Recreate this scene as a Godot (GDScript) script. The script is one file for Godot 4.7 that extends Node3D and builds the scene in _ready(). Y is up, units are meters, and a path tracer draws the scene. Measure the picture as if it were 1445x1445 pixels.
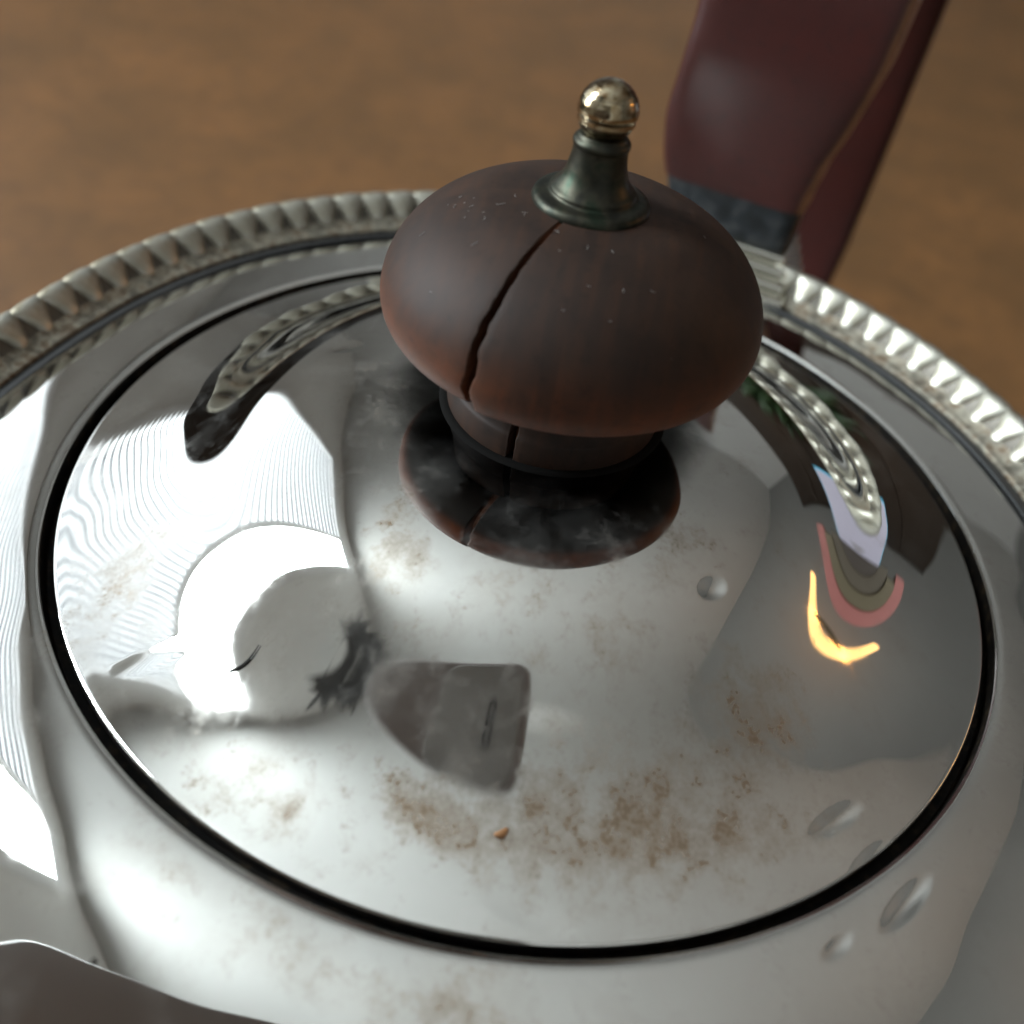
extends Node3D
# A silver-plated teapot seen close from above: lid with a cracked wooden knob, gadrooned rim,
# wooden handle, brown table. Lengths of the pot are in units of the lid's radius (U metres).

const U := 0.042          # radius of the lid in metres
const RIM_Y := 0.088      # height of the lid's seat above the table

var rng := RandomNumberGenerator.new()
var M := {}

# ------------------------------------------------------------------ helpers
func v3(x: float, y: float, h: float) -> Vector3:      # pot plan x, plan y (away), height -> Godot
	return Vector3(x, h, -y)

func pol(r: float, phi: float, h: float) -> Vector3:
	return Vector3(r * cos(phi), h, -r * sin(phi))

func mat(color: Color, rough: float, metal := 0.0) -> StandardMaterial3D:
	var m := StandardMaterial3D.new()
	m.albedo_color = color.linear_to_srgb()
	m.roughness = rough
	m.metallic = metal
	return m

func grid_mesh(P: PackedVector3Array, nu: int, nv: int, close_u: bool, uvs := PackedVector2Array(), flip_out := Vector3.ZERO, colors := PackedColorArray()) -> ArrayMesh:
	# P[v * nu + u]; smooth normals from the grid itself
	var N := PackedVector3Array()
	N.resize(P.size())
	for v in nv:
		for u in nu:
			var ua := u - 1
			var ub := u + 1
			if close_u:
				ua = (u - 1 + nu) % nu if u > 0 else nu - 2
				ub = (u + 1) % nu if u < nu - 1 else 1
			else:
				ua = maxi(ua, 0)
				ub = mini(ub, nu - 1)
			var va := maxi(v - 1, 0)
			var vb := mini(v + 1, nv - 1)
			var du := P[v * nu + ub] - P[v * nu + ua]
			var dv := P[vb * nu + u] - P[va * nu + u]
			N[v * nu + u] = du.cross(dv).normalized()
	for u in nu:                                   # poles
		if N[u].length() < 0.5:
			N[u] = N[mini(nu + u, P.size() - 1)]
		var e := (nv - 1) * nu + u
		if N[e].length() < 0.5:
			N[e] = N[maxi(e - nu, 0)]
	return finish_grid(P, N, nu, nv, uvs, flip_out, colors)

func finish_grid(P: PackedVector3Array, N: PackedVector3Array, nu: int, nv: int, uvs: PackedVector2Array, centre: Vector3, colors := PackedColorArray()) -> ArrayMesh:
	# normals point away from «centre» on the whole
	var s := 0.0
	for i in P.size():
		s += N[i].dot(P[i] - centre)
	if s < 0.0:
		for i in N.size():
			N[i] = -N[i]
	var I := PackedInt32Array()
	var flip := 0.0
	for v in nv - 1:
		for u in nu - 1:
			var a := v * nu + u
			flip += (P[a + 1] - P[a]).cross(P[a + nu] - P[a]).dot(N[a])
	for v in nv - 1:
		for u in nu - 1:
			var a := v * nu + u
			if flip < 0.0:
				I.append_array([a, a + 1, a + nu, a + 1, a + nu + 1, a + nu])
			else:
				I.append_array([a, a + nu, a + 1, a + 1, a + nu, a + nu + 1])
	var arr := []
	arr.resize(Mesh.ARRAY_MAX)
	arr[Mesh.ARRAY_VERTEX] = P
	arr[Mesh.ARRAY_NORMAL] = N
	arr[Mesh.ARRAY_INDEX] = I
	if uvs.size() == P.size():
		arr[Mesh.ARRAY_TEX_UV] = uvs
	if colors.size() == P.size():
		arr[Mesh.ARRAY_COLOR] = colors
	var am := ArrayMesh.new()
	am.add_surface_from_arrays(Mesh.PRIMITIVE_TRIANGLES, arr)
	return am

func spline(K: Array, n := 8) -> PackedVector2Array:
	var out := PackedVector2Array()
	for i in K.size() - 1:
		var a: Vector2 = K[maxi(i - 1, 0)]
		var b: Vector2 = K[i]
		var c: Vector2 = K[i + 1]
		var d: Vector2 = K[mini(i + 2, K.size() - 1)]
		for j in n:
			out.append(b.cubic_interpolate(c, a, d, float(j) / n))
	out.append(K[K.size() - 1])
	return out

func lathe(prof: PackedVector2Array, segs := 96, wob := 0.0) -> ArrayMesh:
	# prof (r, h) in lid radii; planar UVs (x, y) in lid radii
	var nu := segs + 1
	var P := PackedVector3Array()
	var T := PackedVector2Array()
	var mid := 0.0
	for q in prof:
		mid += q.y / prof.size()
	for q in prof:
		for u in nu:
			var a := TAU * u / segs
			var r := q.x * (1.0 + wob * sin(a * 3.0 + q.y * 9.0))
			P.append(pol(r, a, q.y) * U)
			T.append(Vector2(r * cos(a), -r * sin(a)) / 3.2 + Vector2(0.5, 0.5))
	return grid_mesh(P, nu, prof.size(), true, T, Vector3(0, mid * U, 0))

func obj(called: String, mesh: Mesh, m: Material, parent: Node = null, at := Vector3.ZERO) -> MeshInstance3D:
	var o := MeshInstance3D.new()
	o.name = called
	o.mesh = mesh
	o.material_override = m
	o.position = at
	(parent if parent else self).add_child(o, true)
	return o

func thing(called: String, label: String, category: String, at := Vector3.ZERO) -> Node3D:
	var o := Node3D.new()
	o.name = called
	o.position = at
	o.set_meta("label", label)
	o.set_meta("category", category)
	add_child(o, true)
	return o

func struct(called: String, mesh: Mesh, m: Material, at: Vector3) -> MeshInstance3D:
	var o := obj(called, mesh, m, null, at)
	o.set_meta("kind", "structure")
	return o

func box(size: Vector3, bevel := 0.0) -> Mesh:
	if bevel <= 0.0:
		var b := BoxMesh.new()
		b.size = size
		return b
	# rounded box: superellipsoid-like grid, flat faces with rolled edges
	var P := PackedVector3Array()
	var k := 6
	var ang := PackedFloat32Array()
	var n := 4 * (k + 1) + 1
	var h := size * 0.5 - Vector3.ONE * bevel
	var rows := 2 * (k + 1)
	for v in rows:
		var top := v >= k + 1
		var t := -PI / 2 + PI / 2 * (float(v) / k) if not top else PI / 2 * (float(v - k - 1) / k)
		for u in n:
			var q := (u / (k + 1)) % 4
			var f := float(u % (k + 1)) / k
			var a := PI / 2 * (q + f)
			var sx := 1.0 if q == 0 or q == 3 else -1.0
			var sz := 1.0 if q < 2 else -1.0
			P.append(Vector3(sx * h.x + bevel * cos(t) * cos(a), (h.y if top else -h.y) + bevel * sin(t), sz * h.z + bevel * cos(t) * sin(a)))
	var st := SurfaceTool.new()
	st.begin(Mesh.PRIMITIVE_TRIANGLES)
	st.set_smooth_group(0)
	var idx := func(v: int, u: int) -> Vector3: return P[v * n + u]
	for v in rows - 1:
		for u in n - 1:
			for w in [[0, 0], [0, 1], [1, 0], [0, 1], [1, 1], [1, 0]]:
				st.add_vertex(idx.call(v + w[0], u + w[1]))
	for cap in [0, rows - 1]:
		var c := Vector3(0, P[cap * n].y, 0)
		for u in n - 1:
			var a: Vector3 = P[cap * n + u]
			var b: Vector3 = P[cap * n + u + 1]
			for w in ([c, a, b] if cap > 0 else [c, b, a]):
				st.add_vertex(w)
	st.index()
	st.generate_normals()
	return fix_winding(st.commit())

func fix_winding(m: ArrayMesh) -> ArrayMesh:
	# turns a closed convex mesh inside in if its faces look inward
	var a := m.surface_get_arrays(0)
	var P: PackedVector3Array = a[Mesh.ARRAY_VERTEX]
	var N: PackedVector3Array = a[Mesh.ARRAY_NORMAL]
	var I: PackedInt32Array = a[Mesh.ARRAY_INDEX]
	var s := 0.0
	for i in range(0, I.size(), 3):
		s += (P[I[i + 1]] - P[I[i]]).cross(P[I[i + 2]] - P[I[i]]).dot(P[I[i]])
	if s > 0.0:
		for i in range(0, I.size(), 3):
			var t := I[i + 1]
			I[i + 1] = I[i + 2]
			I[i + 2] = t
	for i in N.size():
		if N[i].dot(P[i]) < 0.0:
			N[i] = -N[i]
	a[Mesh.ARRAY_NORMAL] = N
	a[Mesh.ARRAY_INDEX] = I
	var r := ArrayMesh.new()
	r.add_surface_from_arrays(Mesh.PRIMITIVE_TRIANGLES, a)
	return r

func slab(w: float, h: float, t: float, corner: float) -> ArrayMesh:
	# a flat plate with rounded corners and rolled edges, thickness along z
	var P := PackedVector3Array()
	var k := 6
	var rows := [[0.0, 0.0, -0.5], [0.6, 0.6, -0.5], [1.0, 0.25, -0.5], [1.0, 0.0, -0.25], [1.0, 0.0, 0.25], [1.0, 0.25, 0.5], [0.6, 0.6, 0.5], [0.0, 0.0, 0.5]]
	for q in rows:
		var inset: float = t * q[1] if q[0] > 0.9 else 0.0
		for u in 4 * (k + 1) + 1:
			var c := (u / (k + 1)) % 4
			var a := PI / 2 * (c + float(u % (k + 1)) / k)
			var sx := 1.0 if c == 0 or c == 3 else -1.0
			var sy := 1.0 if c < 2 else -1.0
			var x := sx * (w / 2 - corner) + (corner - inset) * cos(a)
			var y := sy * (h / 2 - corner) + (corner - inset) * sin(a)
			var m: float = q[0]
			P.append(Vector3(x * m, y * m, t * q[2]))
	return grid_mesh(P, 4 * (k + 1) + 1, rows.size(), true)

func tube(path: PackedVector3Array, radii: PackedFloat32Array, segs := 10) -> ArrayMesh:
	var P := PackedVector3Array()
	var ref := Vector3(0.13, 0.3, 0.94).normalized()
	for i in path.size():
		var d := (path[mini(i + 1, path.size() - 1)] - path[maxi(i - 1, 0)]).normalized()
		var s := d.cross(ref).normalized()
		var t := s.cross(d)
		for u in segs + 1:
			var a := TAU * u / segs
			P.append(path[i] + (s * cos(a) + t * sin(a)) * radii[i])
	return grid_mesh(P, segs + 1, path.size(), true, PackedVector2Array(), path[path.size() / 2])

func noise_bytes(seed_: int, freq: float, oct: int, w: int, h: int, warp := 0.0) -> PackedByteArray:
	var n := FastNoiseLite.new()
	n.seed = seed_
	n.noise_type = FastNoiseLite.TYPE_SIMPLEX_SMOOTH
	n.frequency = freq
	n.fractal_octaves = oct
	n.fractal_gain = 0.55
	if warp > 0.0:
		n.domain_warp_enabled = true
		n.domain_warp_amplitude = warp
		n.domain_warp_frequency = freq
	var im := n.get_image(w, h, false, false, false)
	im.convert(Image.FORMAT_L8)
	return im.get_data()

func tex(w: int, h: int, data: PackedByteArray, fmt := Image.FORMAT_RGB8) -> ImageTexture:
	return ImageTexture.create_from_image(Image.create_from_data(w, h, false, fmt, data))

# ------------------------------------------------------------------ profile of the lid and the shoulder
const PR_R := [0.0, 0.21, 0.30, 0.40, 0.50, 0.58, 0.65, 0.72, 0.80, 0.88, 0.95, 0.9805, 0.985]
const PR_S := [1.5, 1.5, 4.0, 9.0, 19.0, 31.0, 37.5, 34.5, 24.0, 15.5, 10.5, 10.5, 68.0]
const SH_R := [1.007, 1.02, 1.05, 1.10, 1.20, 1.245, 1.50]
const SH_S := [-40.0, 2.0, 4.5, 9.0, 19.0, 24.0, 27.0]

func bulge(a: float) -> float:
	# the pot is drawn out towards the spout: how much farther out the rim lies there
	return 0.22 * smoothstep(-0.05, 1.0, cos(a - deg_to_rad(253.0))) - 0.022 * rear(a)

func rear(a: float) -> float:
	# 1 behind the lid, by the handle, where the shoulder is flatter
	return smoothstep(-0.15, 0.55, cos(a - deg_to_rad(73.0)))

func bulge_drop(a: float) -> float:
	return -0.49 * maxf(bulge(a), 0.0) + 0.65 * 0.046 * rear(a)

func rim_lathe(prof: PackedVector2Array, segs: int) -> ArrayMesh:
	var P := PackedVector3Array()
	for q in prof:
		for u in segs + 1:
			var a := TAU * u / segs
			P.append(pol(q.x + bulge(a), a, q.y + bulge_drop(a)) * U)
	return grid_mesh(P, segs + 1, prof.size(), true, PackedVector2Array(), Vector3(0, -0.1 * U, 0))

func lerp_table(X: Array, Y: Array, x: float) -> float:
	for i in X.size() - 1:
		if x <= X[i + 1]:
			var t: float = clampf((x - X[i]) / (X[i + 1] - X[i]), 0.0, 1.0)
			return lerpf(Y[i], Y[i + 1], t)
	return Y[Y.size() - 1]

const DR := 0.0005
func height_table(X: Array, Y: Array, soft: float) -> PackedFloat32Array:
	# heights every DR from X[0] to the end, 0 at the end (lid) - the slopes smoothed over ±soft
	var n := int(round((X[X.size() - 1] - X[0]) / DR)) + 1
	var H := PackedFloat32Array()
	H.resize(n)
	var h := 0.0
	for i in n:
		var r: float = X[0] + i * DR
		var s := 0.0
		var near_edge: float = minf(minf(soft, r - X[0]), minf(X[X.size() - 1] - r, maxf(0.003, absf(0.979 - r))))
		if near_edge < 1e-5:
			s = lerp_table(X, Y, r)
		else:
			for k in 9:
				s += lerp_table(X, Y, r + near_edge * (k - 4) / 4.0) / 9.0
		H[i] = h
		h -= tan(deg_to_rad(s)) * DR
	return H

func table_at(H: PackedFloat32Array, r0: float, r: float) -> float:
	var x := clampf((r - r0) / DR, 0.0, H.size() - 1.001)
	var i := int(x)
	return lerpf(H[i], H[i + 1], x - i)

# dents knocked into the silver: plan x, plan y, half length, half width, turn, depth
const DENTS := [
	[0.340, -0.389, 0.036, 0.024, 0.75, 0.0060], [0.605, -0.673, 0.072, 0.022, 0.72, 0.0070],
	[0.665, -0.722, 0.062, 0.016, 0.80, 0.0050], [0.712, -0.795, 0.082, 0.022, 0.88, 0.0075], [0.590, -0.890, 0.040, 0.016, 0.8, 0.0030],
	[-0.46, 0.10, 0.05, 0.03, 0.2, 0.0016], [0.10, -0.93, 0.09, 0.03, -0.2, 0.0010], [-0.60, -0.62, 0.08, 0.03, 0.5, 0.0012],
]
var wave: FastNoiseLite

func surface_extra(x: float, y: float) -> float:
	var h := wave.get_noise_2d(x * 100.0, y * 100.0) * 0.0016
	for d in DENTS:
		var dx: float = x - d[0]
		var dy: float = y - d[1]
		if absf(dx) < 0.15 and absf(dy) < 0.15:
			var c := cos(d[4])
			var s := sin(d[4])
			var p: float = (dx * c + dy * s) / d[2]
			var q: float = (-dx * s + dy * c) / d[3]
			var e := p * p + q * q
			if e < 1.0:
				h -= d[5] * 1.05 * pow(1.0 - e, 1.8)
	return h

func silver_sheet(H: PackedFloat32Array, r0: float, r1: float, base: float, rings: int, segs: int, to_rim := false) -> ArrayMesh:
	var P := PackedVector3Array()
	var N := PackedVector3Array()
	var T := PackedVector2Array()
	var nu := segs + 1
	var e := 0.0012
	for v in rings:
		for u in nu:
			var a := TAU * u / segs
			var r := lerpf(r0, 1.245 + bulge(a) if to_rim else r1, float(v) / (rings - 1))
			var slope := (table_at(H, r0, r + e) - table_at(H, r0, r - e)) / (minf(r + e, r1) - maxf(r - e, r0))
			var x := r * cos(a)
			var y := r * sin(a)
			var flat := 1.0
			var turn := 0.0
			if to_rim and r > 1.02:
				flat = 1.0 - 0.65 * rear(a)
				slope *= flat
				turn = -0.65 * (rear(a + 0.01) - rear(a - 0.01)) / 0.02 * table_at(H, r0, r) / r
			var k := surface_extra(x, y)
			var kx := (surface_extra(x + e, y) - k) / e
			var ky := (surface_extra(x, y + e) - k) / e
			P.append(v3(x, y, base + table_at(H, r0, r) * flat + k) * U)
			N.append(Vector3(-(slope * cos(a) - turn * sin(a) + kx), 1.0, slope * sin(a) + turn * cos(a) + ky).normalized())
			T.append(Vector2(x, -y) / 3.2 + Vector2(0.5, 0.5))
	return finish_grid(P, N, nu, rings, T, Vector3(0, -9, 0))

# stains on the silver: plan x, plan y, radius along, radius across, turn, strength
const STAINS := [
	[-0.23, -0.41, 0.07, 0.11, 0.2, 1.0], [-0.09, -0.82, 0.10, 0.04, -0.35, 1.25], [0.20, -0.82, 0.20, 0.06, 0.15, 0.95],
	[0.45, -0.55, 0.13, 0.08, 0.5, 1.0], [0.09, -0.52, 0.16, 0.07, 0.1, 0.45], [-0.42, -0.84, 0.10, 0.07, -0.6, 0.55],
	[-0.74, -0.50, 0.07, 0.16, -0.3, 0.8], [0.27, -0.33, 0.16, 0.07, 0.2, 0.7], [0.25, -0.74, 0.22, 0.07, 0.15, 0.7],
	[0.46, -0.72, 0.20, 0.10, 0.5, 0.55], [0.0, -0.70, 0.45, 0.20, 0.0, 0.35], [0.03, -1.09, 0.10, 0.06, 0.0, 0.6],
	[-0.2, -1.06, 0.25, 0.05, -0.2, 0.4], [-0.30, -0.855, 0.02, 0.03, 0.2, 1.2], [-0.30, 0.28, 0.10, 0.10, 0.0, 0.6], [-0.33, -0.05, 0.07, 0.2, 0.2, 0.7],
]

func silver_material() -> StandardMaterial3D:
	var S := 1536
	var fine := noise_bytes(11, 0.035, 4, S, S, 18.0)
	var mid := noise_bytes(12, 0.012, 4, S, S, 40.0)
	var big := noise_bytes(13, 0.004, 3, S, S)
	var grain := noise_bytes(14, 0.16, 2, S, S)
	var A := PackedByteArray()
	var O := PackedByteArray()
	A.resize(S * S * 3)
	O.resize(S * S * 3)
	# coarse map of where stains gather
	var G := 128
	var gather := PackedFloat32Array()
	gather.resize(G * G)
	for j in G:
		for i in G:
			var x := ((i + 0.5) / G - 0.5) * 3.2
			var y := -((j + 0.5) / G - 0.5) * 3.2
			var s := 0.0
			for d in STAINS:
				var dx: float = x - d[0]
				var dy: float = y - d[1]
				var c := cos(d[4])
				var q := sin(d[4])
				var p1: float = (dx * c + dy * q) / d[2]
				var p2: float = (-dx * q + dy * c) / d[3]
				s += d[5] * exp(-(p1 * p1 + p2 * p2))
			gather[j * G + i] = s
	for j in S:
		var gy := clampf((j + 0.5) * G / S - 0.5, 0.0, G - 1.01)
		var g0 := int(gy)
		var fy := gy - g0
		for i in S:
			var gx := clampf((i + 0.5) * G / S - 0.5, 0.0, G - 1.01)
			var k0 := int(gx)
			var fx := gx - k0
			var b := g0 * G + k0
			var w := lerpf(lerpf(gather[b], gather[b + 1], fx), lerpf(gather[b + G], gather[b + G + 1], fx), fy)
			var at := j * S + i
			var f := fine[at] / 255.0
			var m := mid[at] / 255.0
			var l := big[at] / 255.0
			var gr := grain[at] / 255.0
			# brown film where the noise is high, thinly everywhere, thickly in the gathered places
			var film := clampf((m * 0.34 + f * 0.50 + gr * 0.16 - 0.58 + 0.22 * w) * 2.1, 0.0, 1.0)
			film *= 0.30 + 0.70 * clampf(w, 0.0, 1.0)
			var speck := clampf((f * 0.6 + gr * 0.4 - 0.72 + 0.10 * w) * 9.0, 0.0, 1.0) * clampf(0.12 + w, 0.0, 1.0)
			var d := clampf(film * 0.85 + speck * 0.38, 0.0, 1.0)
			var dull := clampf(0.42 * w + 0.9 * (m * 0.6 + l * 0.4 - 0.52), 0.0, 1.0)
			var px := (i + 0.5) / S * 3.2 - 1.6
			var py := (j + 0.5) / S * 3.2 - 1.6
			var foot_reflection := 1.0 - smoothstep(0.245, 0.345, sqrt(px * px + py * py) + 0.05 * (m - 0.5))  # tarnish round the foot, deepened to paint in the knob's dark reflection
			var haze := (0.93 + 0.07 * l) * (1.0 - 0.72 * foot_reflection)
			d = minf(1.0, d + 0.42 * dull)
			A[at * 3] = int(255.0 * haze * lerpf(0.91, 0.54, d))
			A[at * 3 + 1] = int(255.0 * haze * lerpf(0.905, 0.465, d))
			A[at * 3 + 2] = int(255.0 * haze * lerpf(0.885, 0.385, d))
			O[at * 3] = 255
			O[at * 3 + 1] = int(255.0 * clampf(0.020 + 0.03 * (1.0 - l) * m + 0.10 * dull + 0.30 * d, 0.0, 1.0))
			O[at * 3 + 2] = int(255.0 * (1.0 - 0.35 * d))
	var sm := StandardMaterial3D.new()
	sm.albedo_texture = tex(S, S, A)
	sm.metallic = 1.0
	sm.metallic_texture_channel = BaseMaterial3D.TEXTURE_CHANNEL_BLUE
	var orm := tex(S, S, O)
	sm.metallic_texture = orm
	sm.roughness = 1.0
	sm.roughness_texture = orm
	sm.roughness_texture_channel = BaseMaterial3D.TEXTURE_CHANNEL_GREEN
	return sm

# ------------------------------------------------------------------ scene
func _ready() -> void:
	rng.seed = 7
	set_camera_and_light()
	make_materials()
	make_room()
	make_table()
	make_teapot()
	make_lid()
	make_small_things()
	make_reflected_things()

var eye := Vector3.ZERO
var cam_right := Vector3(0.98215932, 0.12433665, -0.14107965)
var cam_up := Vector3(-0.18704092, 0.72354608, -0.66445223)
var cam_fwd := Vector3(-0.01946186, -0.67898562, -0.73389357)

func set_camera_and_light() -> void:
	eye = v3(0.0, -1.63982825, 1.46226174) * U + Vector3(0, RIM_Y, 0)
	var cam := Camera3D.new()
	cam.name = "camera"
	cam.transform = Transform3D(Basis(cam_right, cam_up, -cam_fwd).orthonormalized(), eye)
	var at := CameraAttributesPhysical.new()
	at.frustum_focal_length = 23.25
	at.frustum_near = 0.004
	at.frustum_far = 40.0
	at.frustum_focus_distance = 0.079
	at.exposure_aperture = 15.0
	cam.attributes = at
	cam.fov = 54.593932
	cam.near = 0.004
	cam.far = 40.0
	add_child(cam)
	cam.current = true
	var we := WorldEnvironment.new()
	we.name = "surroundings"
	var e := Environment.new()
	e.background_mode = Environment.BG_COLOR
	e.background_color = Color(0, 0, 0)
	e.tonemap_mode = Environment.TONE_MAPPER_LINEAR
	e.tonemap_exposure = 0.88
	e.sdfgi_enabled = true
	e.ssao_enabled = true
	e.ssil_enabled = true
	we.environment = e
	add_child(we)
	# daylight of the one window on the left, just inside its glass
	var win := AreaLight3D.new()
	win.name = "window_daylight"
	win.area_size = Vector2(0.30, 1.30)
	win.area_normalize_energy = true
	win.light_energy = 4.7
	win.light_color = Color(0.93, 0.975, 1.0)
	win.area_range = 8.0
	win.area_attenuation = 2.0
	win.shadow_enabled = true
	add_child(win)
	win.look_at_from_position(Vector3(-1.125, 0.88, -0.03), Vector3(0.0, 0.88, -0.03), Vector3.UP)

func make_materials() -> void:
	M.lid = silver_material()
	M.pot = M.lid
	M.black = mat(Color(0.010, 0.008, 0.006), 0.55)
	M.black.metallic_specular = 0.3
	mottled(M.black, 81, 0.03, [Color(0.055, 0.05, 0.045), Color(0.09, 0.075, 0.06), Color(0.20, 0.165, 0.12)], 70.0)
	M.worn = mat(Color(0.62, 0.60, 0.53), 0.24, 1.0)
	M.rim = mat(Color(0.62, 0.60, 0.54), 0.50, 1.0)
	M.joint_reflection = mat(Color(0.022, 0.022, 0.022), 0.6)
	M.grime = mat(Color(0.008, 0.0075, 0.007), 0.8)
	M.grime.metallic_specular = 0.08
	M.groove = mat(Color(0.10, 0.09, 0.075), 0.45, 0.8)
	M.fascia = mat(Color(0.30, 0.28, 0.23), 0.6, 0.6)
	mottled(M.fascia, 31, 0.02, [Color(0.36, 0.34, 0.30), Color(0.62, 0.60, 0.54), Color(0.40, 0.33, 0.26)], 90.0)
	mottled(M.rim, 32, 0.02, [Color(0.55, 0.54, 0.49), Color(0.74, 0.73, 0.69), Color(0.62, 0.59, 0.51)], 50.0)
	# the knob: dark stained turned wood, worn dull, browner below
	M.knob = mat(Color(0.05, 0.035, 0.028), 0.62)
	M.knob.metallic_specular = 0.34
	M.knob.vertex_color_use_as_albedo = true
	wood(M.knob, 41, [Color(0.225, 0.185, 0.165), Color(0.35, 0.275, 0.23), Color(0.46, 0.31, 0.21)], 16.0)
	M.crack = mat(Color(0.05, 0.025, 0.012), 0.9)
	M.handle = mat(Color(0.10, 0.02, 0.018), 0.46)
	M.handle.metallic_specular = 0.40
	wood(M.handle, 43, [Color(0.48, 0.35, 0.26), Color(0.58, 0.42, 0.31), Color(0.52, 0.38, 0.28)], 12.0)
	M.handle.vertex_color_use_as_albedo = true
	M.ferrule = mat(Color(0.045, 0.05, 0.055), 0.5, 0.6)
	mottled(M.ferrule, 71, 0.02, [Color(0.10, 0.105, 0.11), Color(0.15, 0.165, 0.18), Color(0.26, 0.26, 0.26)], 45.0)
	M.brass = mat(Color(0.20, 0.17, 0.115), 0.42, 0.85)
	mottled(M.brass, 51, 0.02, [Color(0.16, 0.16, 0.14), Color(0.25, 0.24, 0.20), Color(0.14, 0.18, 0.14)], 90.0)
	M.ball = mat(Color(0.55, 0.46, 0.30), 0.17, 1.0)
	mottled(M.ball, 52, 0.03, [Color(0.50, 0.42, 0.30), Color(0.74, 0.70, 0.60), Color(0.40, 0.30, 0.20)], 90.0)
	M.wall = mat(Color(0.50, 0.50, 0.49), 0.9)
	M.white_wall = mat(Color(0.86, 0.86, 0.84), 0.9)
	M.ceiling = mat(Color(0.52, 0.52, 0.505), 0.9)
	M.slat = mat(Color(0.5, 0.5, 0.5), 0.6)
	M.slat.emission_enabled = true  # daylight passing through the blind is given to the slats as emission
	M.slat.emission = Color(0.93, 0.97, 1.0)
	M.slat.emission_energy_multiplier = 2.1
	M.paint = mat(Color(0.78, 0.78, 0.77), 0.4)
	M.dark_room = mat(Color(0.17, 0.165, 0.155), 0.8)
	M.floor = mat(Color(0.12, 0.08, 0.05), 0.6)

func mottled(m: StandardMaterial3D, seed_: int, freq: float, cols: Array, scale: float) -> void:
	var n := NoiseTexture2D.new()
	var f := FastNoiseLite.new()
	f.seed = seed_
	f.frequency = freq
	f.fractal_octaves = 4
	n.noise = f
	n.width = 256
	n.height = 256
	n.seamless = true
	var g := Gradient.new()
	g.offsets = PackedFloat32Array([0.25, 0.55, 0.8])
	g.colors = PackedColorArray(cols)
	n.color_ramp = g
	m.albedo_color = Color.WHITE
	m.albedo_texture = n
	m.uv1_triplanar = true
	m.uv1_scale = Vector3.ONE * scale

func wood(m: StandardMaterial3D, seed_: int, cols: Array, scale: float) -> void:
	var S := 512
	var a := noise_bytes(seed_, 0.012, 3, S, S, 20.0)
	var b := noise_bytes(seed_ + 1, 0.09, 3, S, S)
	var D := PackedByteArray()
	D.resize(S * S * 3)
	for j in S:
		for i in S:
			var t: float = a[j * S + i] / 255.0
			var streak: float = b[(j / 6) * S + i] / 255.0
			var c: Color = cols[0].lerp(cols[1], clampf(t * 1.6 - 0.3, 0.0, 1.0)).lerp(cols[2], clampf((streak - 0.45) * 2.0, 0.0, 1.0) * 0.6)
			var k := 1.0 - 0.25 * clampf((b[j * S + i] / 255.0 - 0.62) * 5.0, 0.0, 1.0)
			var at := (j * S + i) * 3
			D[at] = int(c.r * k * 255.0)
			D[at + 1] = int(c.g * k * 255.0)
			D[at + 2] = int(c.b * k * 255.0)
	m.albedo_color = Color.WHITE
	m.albedo_texture = tex(S, S, D)
	m.uv1_triplanar = true
	m.uv1_scale = Vector3.ONE * scale

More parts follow.
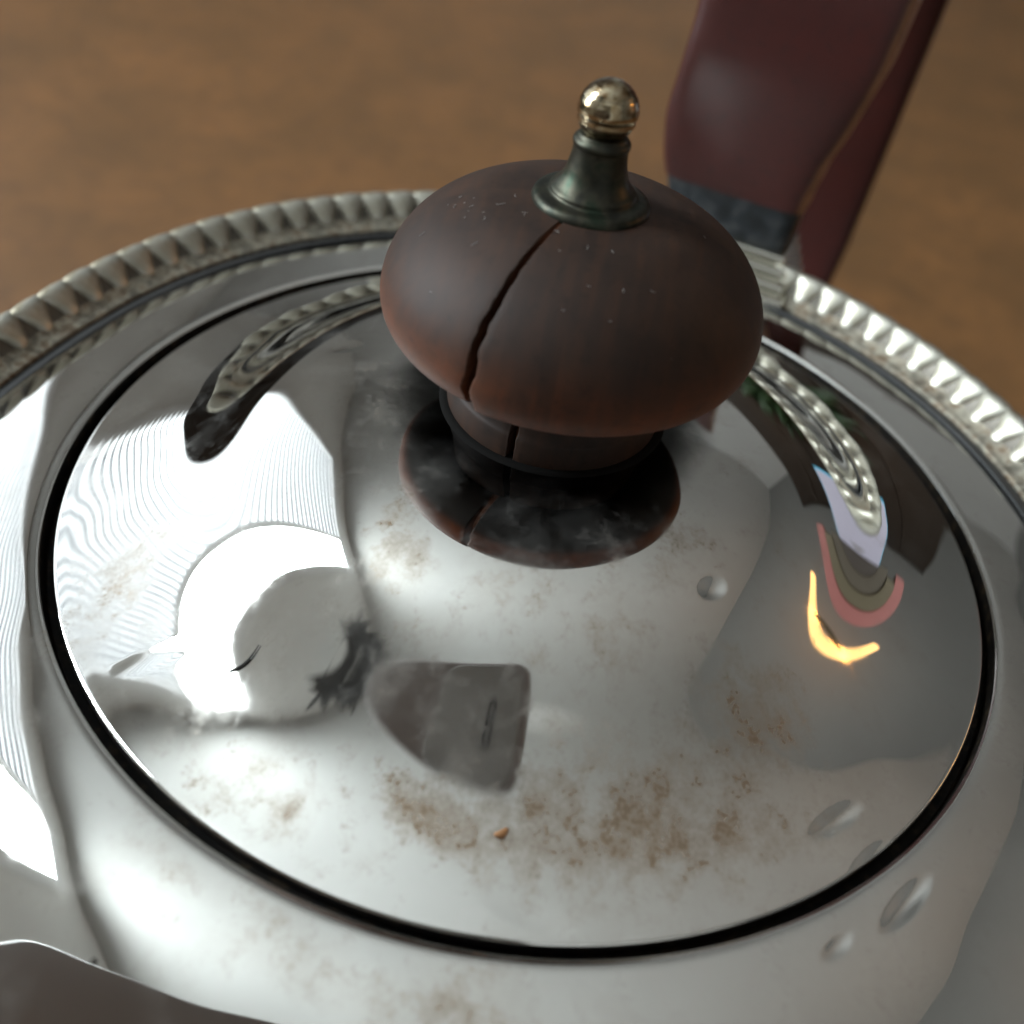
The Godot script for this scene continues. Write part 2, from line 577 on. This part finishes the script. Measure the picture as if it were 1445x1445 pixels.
# ------------------------------------------------------------------ the room that the silver mirrors
func make_room() -> void:
	var lo := Vector3(-1.15, -0.74, -2.3)
	var hi := Vector3(1.75, 1.78, 1.25)
	var c := (lo + hi) / 2.0
	var s := hi - lo
	struct("floor", box(Vector3(s.x + 0.4, 0.2, s.z + 0.4)), M.floor, Vector3(c.x, lo.y - 0.1, c.z))
	struct("ceiling", box(Vector3(s.x + 0.4, 0.2, s.z + 0.4)), M.ceiling, Vector3(c.x, hi.y + 0.1, c.z))
	struct("back_wall", box(Vector3(s.x, s.y, 0.2)), M.wall, Vector3(c.x, c.y, lo.z - 0.1))
	struct("front_wall", box(Vector3(s.x, s.y, 0.2)), M.white_wall, Vector3(c.x, c.y, hi.z + 0.1))
	struct("right_wall", box(Vector3(0.2, s.y, s.z + 0.4)), M.dark_room, Vector3(hi.x + 0.1, c.y, c.z))
	struct("left_wall", box(Vector3(0.2, s.y, s.z + 0.4)), M.white_wall, Vector3(lo.x - 0.1, c.y, c.z))

	# the window on the left wall
	var w := thing("window", "bright white window mirrored in the left side of the lid", "window", Vector3(lo.x + 0.001, 0.88, -0.49))
	var glow := StandardMaterial3D.new()
	glow.albedo_color = Color(0.02, 0.02, 0.02)
	glow.emission_enabled = true
	glow.emission = Color(0.93, 0.975, 1.0)
	glow.emission_energy_multiplier = 8.0
	# the front light is clear, a lowered blind glows before the rear one
	obj("window_pane", box(Vector3(0.006, 1.30, 0.30)), glow, w, Vector3(0.008, 0, 0.46))
	obj("window_pane", box(Vector3(0.006, 1.30, 0.884)), mat(Color(0.25, 0.26, 0.27), 0.1), w, Vector3(0.008, 0, -0.168))
	for k in 2:
		obj("window_frame", box(Vector3(0.05, 0.06, 1.36)), M.paint, w, Vector3(0.025, -0.68 + 1.36 * k, 0))
		obj("window_frame", box(Vector3(0.05, 1.30, 0.07)), M.paint, w, Vector3(0.025, 0, -0.645 + 1.29 * k))
	obj("mullion", box(Vector3(0.045, 1.30, 0.036)), M.paint, w, Vector3(0.022, 0, 0.292))
	var slat := box(Vector3(0.0555, 0.0022, 0.88))
	for k in 26:
		var sl := obj("blind_slat", slat, M.slat, w, Vector3(0.060, -0.625 + k * 0.05, -0.168))
		sl.rotation.z = -1.05
	obj("sill", box(Vector3(0.12, 0.03, 1.5)), M.paint, w, Vector3(0.06, -0.726, 0))

func make_table() -> void:
	var t := thing("table", "brown table with a mottled worn wooden top under the teapot", "table", Vector3.ZERO)
	var S := 1024
	var a := noise_bytes(61, 0.006, 4, S, S, 30.0)
	var b := noise_bytes(62, 0.03, 4, S, S, 20.0)
	var g := noise_bytes(63, 0.3, 2, S, S)
	var D := PackedByteArray()
	D.resize(S * S * 3)
	for i in S * S:
		var p := a[i] / 255.0
		var q := b[i] / 255.0
		var c := Color(0.360, 0.246, 0.124).lerp(Color(0.430, 0.288, 0.148), clampf(p * 1.8 - 0.4, 0.0, 1.0)).lerp(Color(0.285, 0.190, 0.100), clampf((q - 0.46) * 3.0, 0.0, 1.0) * 0.5)
		var k := 0.92 + 0.16 * (g[i] / 255.0)
		D[i * 3] = int(minf(c.r * k, 1.0) * 255.0)
		D[i * 3 + 1] = int(minf(c.g * k, 1.0) * 255.0)
		D[i * 3 + 2] = int(minf(c.b * k, 1.0) * 255.0)
	var m := mat(Color.WHITE, 0.55)
	m.albedo_color = Color.WHITE
	m.albedo_texture = tex(S, S, D)
	m.uv1_triplanar = true
	m.uv1_scale = Vector3.ONE * 3.2
	obj("tabletop", box(Vector3(1.5, 0.03, 1.1), 0.004), m, t, Vector3(0.2, -0.015, -0.12))
	var leg := box(Vector3(0.05, 0.71, 0.05), 0.004)
	for k in 4:
		obj("leg", leg, m, t, Vector3(0.2 + (-0.68 if k % 2 == 0 else 0.68), -0.385, -0.12 + (-0.48 if k < 2 else 0.48)))

# ------------------------------------------------------------------ teapot
func make_teapot() -> void:
	wave = new_wave()
	var t := thing("teapot", "round silver-plated teapot with gadrooned rim and reddish wooden handle", "teapot", Vector3(0, RIM_Y, 0))
	# shoulder: the polished ring between the lid's gap and the rim
	var H := height_table(SH_R, SH_S, 0.012)
	obj("shoulder", silver_sheet(H, 1.007, 1.50, -0.004, 130, 720, true), M.pot, t)
	var end := -0.004 + table_at(H, 1.007, 1.245)
	# seat under the gap, black with tarnish
	obj("lid_seat", lathe(PackedVector2Array([Vector2(0.93, -0.05), Vector2(0.95, -0.055), Vector2(1.0, -0.055), Vector2(1.0045, -0.045), Vector2(1.0066, -0.012), Vector2(1.0072, -0.0045)]), 240), M.black, t)
	# body below the rim
	obj("body", rim_lathe(spline([Vector2(1.28, -0.13), Vector2(1.36, -0.22), Vector2(1.62, -0.5), Vector2(1.78, -0.9), Vector2(1.72, -1.35), Vector2(1.42, -1.75), Vector2(1.1, -1.92), Vector2(1.0, -1.97), Vector2(1.08, -2.03), Vector2(1.12, -2.094), Vector2(0.95, -2.094)], 8), 160), M.worn, t)
	# rim: fascia, backing and 96 lobes
	var g := Node3D.new()
	g.name = "gadrooned_rim"
	t.add_child(g)
	obj("joint_reflection", rim_lathe(PackedVector2Array([Vector2(1.212, end + 0.010), Vector2(1.215, end + 0.0165), Vector2(1.240, end + 0.006), Vector2(1.252, end + 0.0), Vector2(1.2535, end + 0.004)]), 300), M.joint_reflection, g)  # joint widened to a black band, painting in the dark mirrored there
	obj("fascia", rim_lathe(spline([Vector2(1.252, end - 0.01), Vector2(1.2535, end + 0.008), Vector2(1.258, end + 0.013), Vector2(1.270, end + 0.016), Vector2(1.285, end + 0.024), Vector2(1.296, end + 0.032)], 5), 300), M.fascia, g)
	obj("rim_backing", rim_lathe(spline([Vector2(1.268, end + 0.004), Vector2(1.290, end + 0.020), Vector2(1.312, end + 0.041), Vector2(1.330, end + 0.061), Vector2(1.346, end + 0.073), Vector2(1.360, end + 0.070), Vector2(1.366, end + 0.05), Vector2(1.36, end + 0.0), Vector2(1.33, end - 0.05), Vector2(1.28, -0.14)], 4), 300), M.groove, g)
	var n := 100
	var lobes: Array[Mesh] = []
	for k in 4:
		lobes.append(lobe_mesh(end, TAU / n, k))
	for k in n:
		var a := TAU * k / n + 0.01
		if absf(wrapf(a - deg_to_rad(70.5), -PI, PI)) < deg_to_rad(8.6):
			continue
		var o := obj("lobe", lobes[rng.randi() % 4], M.rim, g)
		o.rotation.y = a + rng.randf_range(-0.002, 0.002)
		o.position = pol(bulge(a), a, bulge_drop(a)) * U
	make_handle(t, end)
	# spout on the side opposite the handle
	var sp := PackedVector3Array()
	var sr := PackedFloat32Array()
	var path := spline([Vector2(1.5, -1.15), Vector2(1.95, -1.05), Vector2(2.25, -0.65), Vector2(2.5, -0.25), Vector2(2.75, -0.08)], 6)
	for i in path.size():
		sp.append(pol(path[i].x, deg_to_rad(253.0), path[i].y) * U)
		sr.append(lerpf(0.30, 0.14, float(i) / path.size()) * U)
	obj("spout", tube(sp, sr, 24), M.worn, t)

func lobe_mesh(base: float, pitch: float, variant: int) -> ArrayMesh:
	# a rib of the rim: narrow and low inside, climbing outwards, broad where it rolls over the top
	var P := PackedVector3Array()
	var nu := 11
	var line := spline([Vector2(1.282, 0.018), Vector2(1.297, 0.031), Vector2(1.316, 0.050), Vector2(1.333, 0.068), Vector2(1.346, 0.078), Vector2(1.359, 0.077), Vector2(1.368, 0.062)], 3)
	var nv := line.size()
	var j := 0.92 + 0.06 * variant
	for v in nv:
		var t := float(v) / (nv - 1)
		var d := line[mini(v + 1, nv - 1)] - line[maxi(v - 1, 0)]
		var nn := Vector2(-d.y, d.x).normalized()
		var half := pitch * 0.5 * lerpf(0.42, 1.28, smoothstep(0.0, 0.72, t))
		var high := 0.014 * j * smoothstep(-0.05, 0.25, t) * (1.0 - 0.40 * smoothstep(0.5, 0.8, t))
		if v == 0:
			half *= 0.5
			high = 0.003
		for u in nu:
			var a := -1.0 + 2.0 * u / (nu - 1)
			var hump := high * sqrt(maxf(0.0, 1.0 - a * a)) - 0.004
			P.append(pol(line[v].x + nn.x * hump, a * half, base + line[v].y + nn.y * hump) * U)
	return grid_mesh(P, nu, nv, false, PackedVector2Array(), pol(1.42, 0.0, base - 0.1) * U)

func make_handle(t: Node3D, end: float) -> void:
	var phi := deg_to_rad(73.0)
	var er := Vector3(cos(phi), 0, -sin(phi))         # outward
	var et := Vector3(-sin(phi), 0, -cos(phi))        # tangential, to the left in the picture
	var path := spline([Vector2(1.44, 0.02), Vector2(1.46, 0.22), Vector2(1.47, 0.42), Vector2(1.47, 0.62), Vector2(1.52, 0.86), Vector2(1.70, 1.14), Vector2(2.05, 1.30), Vector2(2.48, 1.22), Vector2(2.80, 0.90), Vector2(2.92, 0.45), Vector2(2.93, 0.0), Vector2(2.86, -0.45), Vector2(2.66, -0.85), Vector2(2.32, -1.12), Vector2(1.85, -1.22)], 8)
	var n := path.size()
	var wood_i := 7
	for part in 2:
		var P := PackedVector3Array()
		var C := PackedColorArray()
		var segs := 64
		var i0 := wood_i if part == 1 else 0
		var i1 := n if part == 1 else wood_i + 2
		for i in range(i0, i1):
			var f := float(i) / (n - 1)
			var d2 := path[mini(i + 1, n - 1)] - path[maxi(i - 1, 0)]
			var d := (er * d2.x + Vector3.UP * d2.y).normalized()
			var nn := et.cross(d).normalized()
			var w := lerp_table([0.0, 0.05, 0.09, 0.14, 0.35, 0.6, 0.8, 1.0], [0.180, 0.212, 0.238, 0.262, 0.30, 0.32, 0.30, 0.2], f)
			var th := lerp_table([0.0, 0.1, 0.3, 0.7, 1.0], [0.10, 0.115, 0.125, 0.12, 0.10], f)
			if part == 0:
				w *= 1.0 - 0.02
				th *= 0.97
			var c := er * path[i].x + Vector3.UP * path[i].y + et * lerp_table([0.0, 0.04, 0.08, 0.12, 0.16, 0.22, 1.0], [-0.045, -0.025, -0.008, -0.006, -0.025, -0.05, -0.05], f)
			for u in segs + 1:
				var a := TAU * u / segs
				# rounded rectangle
				var ca := cos(a)
				var sa := sin(a)
				var px := signf(ca) * pow(absf(ca), 0.26) * w
				var py := signf(sa) * pow(absf(sa), 0.26) * th
				P.append((c + et * px + nn * py) * U)
				# the right-hand edge of the front leg is coloured paler
				var worn := smoothstep(0.90, 0.97, -px / w) * (1.0 - smoothstep(0.35, 0.5, f))
				C.append(Color(0.125, 0.024, 0.021).lerp(Color(0.75, 0.72, 0.70), worn) if part == 1 else Color.WHITE)
		obj("ferrule" if part == 0 else "handle", grid_mesh(P, segs + 1, i1 - i0, true, PackedVector2Array(), (er * path[(i0 + i1) / 2].x + Vector3.UP * path[(i0 + i1) / 2].y) * U if part == 0 else (er * 2.2) * U, C), M.ferrule if part == 0 else M.handle, t)
	# stepped silver mount that carries the handle on the rim
	var h0 := end
	for k in 4:
		var size := Vector3(0.54 - 0.03 * k, 0.05, 0.30 - 0.03 * k) * U
		var o := obj("handle_mount", box(size, 0.010 * U), M.worn, t)
		o.transform = Transform3D(Basis(et, Vector3.UP, et.cross(Vector3.UP)), (er * (1.32 + 0.030 * k) - et * 0.015) * U + Vector3(0, (h0 + 0.035 + 0.024 * k) * U, 0))

# ------------------------------------------------------------------ lid
func make_lid() -> void:
	wave = wave if wave else new_wave()
	var l := thing("domed_lid", "domed silver lid with brown stains and cracked dark wooden knob", "lid", Vector3(0, RIM_Y, 0))
	var H := height_table(PR_R, PR_S, 0.03)
	var last := H[H.size() - 1]
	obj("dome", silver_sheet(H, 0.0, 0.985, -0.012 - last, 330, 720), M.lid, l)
	obj("lid_edge", lathe(PackedVector2Array([Vector2(0.985, -0.0118), Vector2(0.9853, -0.03), Vector2(0.97, -0.05), Vector2(0.90, -0.03)]), 240), M.black, l)
	var top := -0.012 - last + table_at(H, 0.0, 0.22)
	print("top of the dome at the knob ", top)
	# dark collar and the knob's foot
	obj("collar", lathe(spline([Vector2(0.234, top - 0.012), Vector2(0.231, top - 0.001), Vector2(0.226, top + 0.004), Vector2(0.220, top + 0.006), Vector2(0.212, top + 0.006), Vector2(0.20, top + 0.004)], 5), 120, 0.004), M.grime, l)
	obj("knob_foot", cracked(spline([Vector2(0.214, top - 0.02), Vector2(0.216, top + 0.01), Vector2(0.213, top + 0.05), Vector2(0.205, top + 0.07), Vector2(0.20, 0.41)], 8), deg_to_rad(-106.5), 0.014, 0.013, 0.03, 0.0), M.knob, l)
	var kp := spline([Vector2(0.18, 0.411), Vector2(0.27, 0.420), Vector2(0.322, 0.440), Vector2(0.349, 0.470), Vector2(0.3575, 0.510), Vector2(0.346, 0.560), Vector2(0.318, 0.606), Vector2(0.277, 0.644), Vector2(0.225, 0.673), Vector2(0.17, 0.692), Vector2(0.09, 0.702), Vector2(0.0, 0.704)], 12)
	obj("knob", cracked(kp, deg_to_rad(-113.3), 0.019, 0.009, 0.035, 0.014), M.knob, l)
	var s := -0.012
	obj("finial", lathe(spline([Vector2(0.0, 0.68), Vector2(0.09, 0.68), Vector2(0.101, 0.692 + s), Vector2(0.1045, 0.702 + s), Vector2(0.1045, 0.714 + s), Vector2(0.101, 0.722 + s), Vector2(0.094, 0.7265 + s), Vector2(0.082, 0.729 + s), Vector2(0.0765, 0.732 + s), Vector2(0.074, 0.738 + s), Vector2(0.066, 0.746 + s), Vector2(0.056, 0.762 + s), Vector2(0.0505, 0.782 + s), Vector2(0.0475, 0.800 + s), Vector2(0.0470, 0.812 + s), Vector2(0.0490, 0.816 + s), Vector2(0.0485, 0.822 + s), Vector2(0.043, 0.828 + s), Vector2(0.036, 0.834 + s), Vector2(0.0, 0.836 + s)], 6), 96), M.brass, l)
	var bp := PackedVector2Array()
	var c := 0.858
	for i in 41:
		var a := -1.05 + (PI / 2 + 1.05) * i / 40.0
		var q := 0.0508 + 0.00035 * sin(i * 1.9) * (1.0 if i > 10 else 0.0) - (0.0022 if i in [13, 14] else 0.0)
		bp.append(Vector2(q * cos(a), c + q * sin(a)))
	bp[40].x = 0.0
	obj("finial_ball", lathe(bp, 64), M.ball, l)

func new_wave() -> FastNoiseLite:
	var n := FastNoiseLite.new()
	n.seed = 21
	n.noise_type = FastNoiseLite.TYPE_SIMPLEX_SMOOTH
	n.frequency = 0.022
	n.fractal_octaves = 2
	return n

func cracked(prof: PackedVector2Array, at: float, w_low: float, w_high: float, depth: float, jog: float) -> ArrayMesh:
	# turned wood split by a drying crack down one side; the columns crowd round the crack
	var wander := FastNoiseLite.new()
	wander.seed = 3
	wander.frequency = 1.0
	var deltas := PackedFloat32Array()
	for i in 41:
		deltas.append((-1.0 + i / 20.0) * 0.14)
	for i in range(1, 120):
		deltas.append(0.14 + (TAU - 0.28) * i / 120.0)
	deltas.append(TAU - 0.14)
	var nu := deltas.size()
	var P := PackedVector3Array()
	var mid := (prof[0].y + prof[prof.size() - 1].y) / 2
	var n := prof.size()
	var C := PackedColorArray()
	var rub := FastNoiseLite.new()
	rub.seed = 8
	rub.frequency = 1.0
	for v in n:
		var q := prof[v]
		var t := clampf(inverse_lerp(prof[0].y, prof[n - 1].y, q.y), 0.0, 1.0)
		var w := lerpf(w_low, w_high, t) * (1.0 + 0.25 * wander.get_noise_1d(v * 0.12))
		var fade := clampf((q.x - 0.10) / 0.03, 0.0, 1.0)
		var ph := at + 0.014 * wander.get_noise_1d(v * 0.05 + 9.0)
		for u in nu:
			var d := deltas[u]
			var x := (d if d < PI else d - TAU) * q.x    # arc length from the crack
			var cut := (1.0 - smoothstep(0.38, 0.54, absf(x) / w)) * depth * fade
			# the wood is browner round the lower edge, and unstained inside the crack
			var lower_brown := (1.0 - smoothstep(0.44, 0.60, q.y + 0.02 * rub.get_noise_2d(d * 3.0, q.y * 30.0))) * smoothstep(0.300, 0.335, q.x)
			var col := Color(0.33, 0.265, 0.225).lerp(Color(1.0, 0.40, 0.11), lower_brown)
			# underside near black: its shade is put into the vertex colour
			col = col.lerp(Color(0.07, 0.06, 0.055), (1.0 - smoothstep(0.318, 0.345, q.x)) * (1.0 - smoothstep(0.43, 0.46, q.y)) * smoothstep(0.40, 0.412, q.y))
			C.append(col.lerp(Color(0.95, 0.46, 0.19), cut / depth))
			var lip := 0.0008 * exp(-pow(absf(x) / w - 0.75, 2.0) * 6.0) * fade
			var wobble := 1.0 + 0.004 * sin(d * 2.0 + 1.0)
			var r := maxf((q.x * wobble - cut - lip), 0.0)
			P.append(pol(r, ph + d, q.y + (jog * 0.5 * (1.0 - t) * exp(-absf(x) * 9.0) * (1.0 if x < 0.0 else -1.0) * fade if absf(x) < 0.4 else 0.0)) * U)
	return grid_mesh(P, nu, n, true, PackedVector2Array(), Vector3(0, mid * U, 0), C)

# ------------------------------------------------------------------ small things lying on the silver
func make_small_things() -> void:
	var path := PackedVector3Array()
	var rad := PackedFloat32Array()
	for k in 14:
		var f := k / 13.0
		var a := Vector3(-0.473, 0.0, 0.645).lerp(Vector3(-0.418, 0.0, 0.600), f) + Vector3(0.008, 0, 0.010) * sin(PI * f)
		path.append(Vector3(a.x, lid_height(a.x, -a.z) + 0.004, a.z) * U)
		rad.append(0.0022 * U * (0.35 + 0.65 * sin(PI * f)))
	var h := obj("hair", tube(path, rad, 6), M.black, null, Vector3(0, RIM_Y, 0))
	h.set_meta("label", "short dark curved hair lying at the edge of the bright window reflection")
	h.set_meta("category", "hair")
	var crumb := mat(Color(0.20, 0.09, 0.03), 0.8)
	var P := PackedVector3Array()
	for v in 7:
		for u in 9:
			var a := TAU * u / 8.0
			var e := -PI / 2 + PI * v / 6.0
			var q := 1.0 + 0.25 * sin(u % 8 * 2.3 + v)
			P.append(Vector3(cos(e) * cos(a) * 0.0135 * q, sin(e) * 0.005, cos(e) * sin(a) * 0.007 * q) * U)
	var cm := grid_mesh(P, 9, 7, true)
	var c := obj("crumb", cm, crumb, null, Vector3(0.049, lid_height(0.049, -0.832) + 0.004, 0.832) * U + Vector3(0, RIM_Y, 0))
	c.rotation.y = 0.7
	c.set_meta("label", "small brown crumb on the front slope of the lid")
	c.set_meta("category", "crumb")
	# pale lint clinging to the top of the knob
	var st := SurfaceTool.new()
	st.begin(Mesh.PRIMITIVE_TRIANGLES)
	for k in 30:
		var ph := rng.randf_range(-PI, 0.25)
		var r := rng.randf_range(0.13, 0.33)
		if k < 14:
			ph = rng.randf_range(-3.0, -2.35)
			r = rng.randf_range(0.13, 0.25)
		var p := pol(r, ph, knob_height(r) + 0.0015)
		var q := PackedVector3Array()
		var rr := PackedFloat32Array()
		var dir := rng.randf_range(0, TAU)
		var ln := rng.randf_range(0.001, 0.006)
		var bend := rng.randf_range(-1.2, 1.2)
		for i in 4:
			var f := i / 3.0 - 0.5
			var z := p + Vector3(cos(dir + bend * f), 0, sin(dir + bend * f)) * ln * f * 2.0
			var zr := Vector2(z.x, z.z).length()
			z.y = knob_height(zr) + 0.0015
			q.append(z * U)
			rr.append(0.0005 * U)
		st.append_from(tube(q, rr, 4), 0, Transform3D.IDENTITY)
	var lint := obj("lint", st.commit(), mat(Color(0.20, 0.18, 0.17), 0.9), null, Vector3(0, RIM_Y, 0))
	lint.set_meta("label", "pale specks of lint on top of the wooden knob")
	lint.set_meta("category", "lint")
	lint.set_meta("kind", "stuff")

var lid_table := PackedFloat32Array()
func lid_height(x: float, y: float) -> float:
	if lid_table.is_empty():
		lid_table = height_table(PR_R, PR_S, 0.03)
	return -0.012 - lid_table[lid_table.size() - 1] + table_at(lid_table, 0.0, sqrt(x * x + y * y)) + surface_extra(x, y)

func knob_height(r: float) -> float:
	return lerp_table([0.0, 0.09, 0.17, 0.225, 0.277, 0.318, 0.346], [0.704, 0.702, 0.692, 0.674, 0.645, 0.607, 0.561], r)

# ------------------------------------------------------------------ things seen only as reflections in the silver
func at_dir(az: float, el: float, dist: float) -> Vector3:
	var a := deg_to_rad(az)
	var e := deg_to_rad(el)
	return Vector3(cos(a) * cos(e), sin(e), -sin(a) * cos(e)) * dist + Vector3(0, RIM_Y, 0)

func make_reflected_things() -> void:
	# the phone that takes the picture: its lens is where the camera stands
	var ph := thing("phone", "grey phone held over the pot, mirrored in the lid's front", "phone", eye)
	ph.basis = Basis(cam_right, cam_up, -cam_fwd).orthonormalized()
	var shell := mat(Color(0.21, 0.185, 0.175), 0.5)
	var strip := mat(Color(0.27, 0.27, 0.265), 0.45)
	obj("back_shell", slab(0.125, 0.073, 0.008, 0.006), shell, ph, Vector3(-0.0495, -0.021, 0.0075))
	obj("camera_strip", slab(0.030, 0.069, 0.002, 0.008), strip, ph, Vector3(-0.005, -0.021, 0.0036))
	var ring := TorusMesh.new()
	ring.inner_radius = 0.0007
	ring.outer_radius = 0.0016
	var lens := obj("lens_ring", ring, M.black, ph, Vector3(0, 0, 0.0026))
	lens.rotation.x = PI / 2
	obj("flash_slot", box(Vector3(0.005, 0.012, 0.002), 0.0009), mat(Color(0.012, 0.025, 0.022), 0.3), ph, Vector3(-0.002, -0.034, 0.0024))

	# warm table lamp far right
	var lp := at_dir(17, 19, 1.5)
	var lamp := thing("table_lamp", "glowing warm yellow lamp mirrored as a curved streak on the right of the lid", "lamp", Vector3(lp.x, 0.0, lp.z))
	var shade_m := StandardMaterial3D.new()
	shade_m.albedo_color = Color(0.6, 0.45, 0.25)
	shade_m.emission_enabled = true
	shade_m.emission = Color(1.0, 0.78, 0.50)
	shade_m.emission_energy_multiplier = 2.6
	var bar := obj("lamp_shade", box(Vector3(0.46, 0.045, 0.09), 0.02), shade_m, lamp, Vector3(0, lp.y, 0))
	bar.rotation.y = deg_to_rad(-73)
	obj("lamp_stem", lathe_m([Vector2(0.09, -0.74), Vector2(0.09, -0.72), Vector2(0.02, -0.70), Vector2(0.014, -0.3), Vector2(0.014, lp.y - 0.02)]), M.brass, lamp)
	var bulb := OmniLight3D.new()
	bulb.name = "lamp_bulb"
	bulb.light_color = Color(1.0, 0.66, 0.3)
	bulb.light_energy = 0.10
	bulb.light_size = 0.03
	bulb.omni_range = 6.0
	bulb.omni_attenuation = 2.0
	bulb.shadow_enabled = true
	lamp.add_child(bulb)
	bulb.position = Vector3(0, lp.y, 0)

	# lavender card with a cyan edge, red notebook and brown books on the right
	var card := thing("greeting_card", "pale lavender card with cyan edge mirrored on the right of the lid", "card", Vector3(0.52, 0.0, -0.50))
	card.rotation.y = deg_to_rad(-45)
	obj("cyan_sheet", box(Vector3(0.20, 0.13, 0.002)), mat(Color(0.05, 0.42, 0.62), 0.5), card, Vector3(0, 0.065, 0))
	obj("lavender_sheet", box(Vector3(0.19, 0.12, 0.002)), mat(Color(0.36, 0.33, 0.40), 0.6), card, Vector3(0.002, 0.068, 0.003))
	var brown := [Color(0.05, 0.036, 0.02), Color(0.085, 0.066, 0.035), Color(0.03, 0.02, 0.014)]
	var what := ["lowest dark brown", "second tan", "middle blackish brown", "fourth dark brown", "topmost tan"]
	var y := 0.0
	for k in 5:
		var bk := obj("book", box(Vector3(0.17, 0.042, 0.30 - 0.01 * k), 0.003), mat(brown[k % 3], 0.7), null, Vector3(0.70, y + 0.0215, -0.38))
		bk.rotation.y = deg_to_rad(28 + (7 * k) % 16)
		y += 0.0425
		bk.set_meta("label", "%s book in the stack under the red notebook, mirrored at the lid's right" % what[k])
		bk.set_meta("category", "book")
		bk.set_meta("group", "stacked books")
	var red := obj("red_notebook", box(Vector3(0.17, 0.045, 0.27), 0.003), mat(Color(0.24, 0.075, 0.065), 0.7), null, Vector3(0.70, y + 0.0235, -0.38))
	red.rotation.y = deg_to_rad(30)
	red.set_meta("label", "red notebook on top of the books, mirrored as a red stripe near the lamp streak")
	red.set_meta("category", "notebook")

	# dark furniture along the far wall, its top lost in shade
	var darkwood := mat(Color(0.035, 0.026, 0.020), 0.5)
	var cab := thing("sideboard", "dark sideboard mirrored black behind the knob on the left", "sideboard", Vector3(-0.92, -0.74, -1.15))
	obj("carcass", box(Vector3(0.42, 0.92, 2.15), 0.01), darkwood, cab, Vector3(0, 0.465, 0))
	for k in 3:
		obj("door", box(Vector3(0.02, 0.80, 0.68), 0.005), darkwood, cab, Vector3(0.218, 0.46, -0.71 + 0.71 * k))
	var dre := thing("dresser", "tall dark dresser mirrored black behind the knob on the right", "dresser", Vector3(1.05, -0.74, -1.95))
	obj("carcass", box(Vector3(1.35, 1.63, 0.55), 0.01), darkwood, dre, Vector3(0, 0.815, 0))
	for k in 4:
		obj("drawer", box(Vector3(1.25, 0.34, 0.02), 0.005), darkwood, dre, Vector3(0, 0.24 + 0.38 * k, 0.283))
	# a green house plant before the dresser
	var plant := thing("house_plant", "leafy green plant mirrored dark green at the right rear of the lid", "plant", Vector3(0.72, -0.74, -1.75))
	var pot_mesh := lathe_m([Vector2(0.0, 0.0), Vector2(0.12, 0.0), Vector2(0.16, 0.28), Vector2(0.17, 0.30), Vector2(0.15, 0.30), Vector2(0.13, 0.26), Vector2(0.0, 0.26)])
	obj("pot", pot_mesh, mat(Color(0.25, 0.10, 0.06), 0.8), plant)
	var green := mat(Color(0.028, 0.055, 0.018), 0.5)
	for k in 60:
		var az := rng.randf_range(0, TAU)
		var up := rng.randf_range(0.25, 1.25)
		var reach := rng.randf_range(0.10, 0.34)
		var q := PackedVector3Array()
		var wd := PackedFloat32Array()
		for i in 6:
			var f := i / 5.0
			q.append(Vector3(cos(az) * reach * f, 0.26 + up * f - 0.18 * f * f, sin(az) * reach * f))
			wd.append(0.004 + 0.035 * sin(PI * clampf((f - 0.4) / 0.6, 0.0, 1.0)))
		var leaf := obj("leaf", tube(q, wd, 6), green, plant)
	# dark dried sprig on the wall beside the window
	var sprig := thing("dried_sprig", "dark feathery sprig on the wall, mirrored left of the phone", "dried plant", at_dir(-142, 46, 1.45))
	for k in 44:
		var q := PackedVector3Array()
		var wd := PackedFloat32Array()
		var dir := rng.randf_range(-0.55, 0.55) + (0.0 if k < 18 else 1.4)
		var ln := rng.randf_range(0.16, 0.34)
		var o := Vector3(0.62, 0.0, 0.78) * rng.randf_range(-0.13, 0.13) + Vector3(0, rng.randf_range(-0.05, 0.06), 0)
		for i in 5:
			var f := i / 4.0
			q.append(o + Vector3(0.64 * sin(dir), cos(dir), 0.77 * sin(dir)) * ln * (f - 0.3))
			wd.append(0.001 + 0.014 * sin(PI * f))
		obj("stalk", tube(q, wd, 6), M.black, sprig)

func lathe_m(p: Array) -> ArrayMesh:
	var q := PackedVector2Array()
	for v in p:
		q.append(v / U)
	return lathe(q, 32)
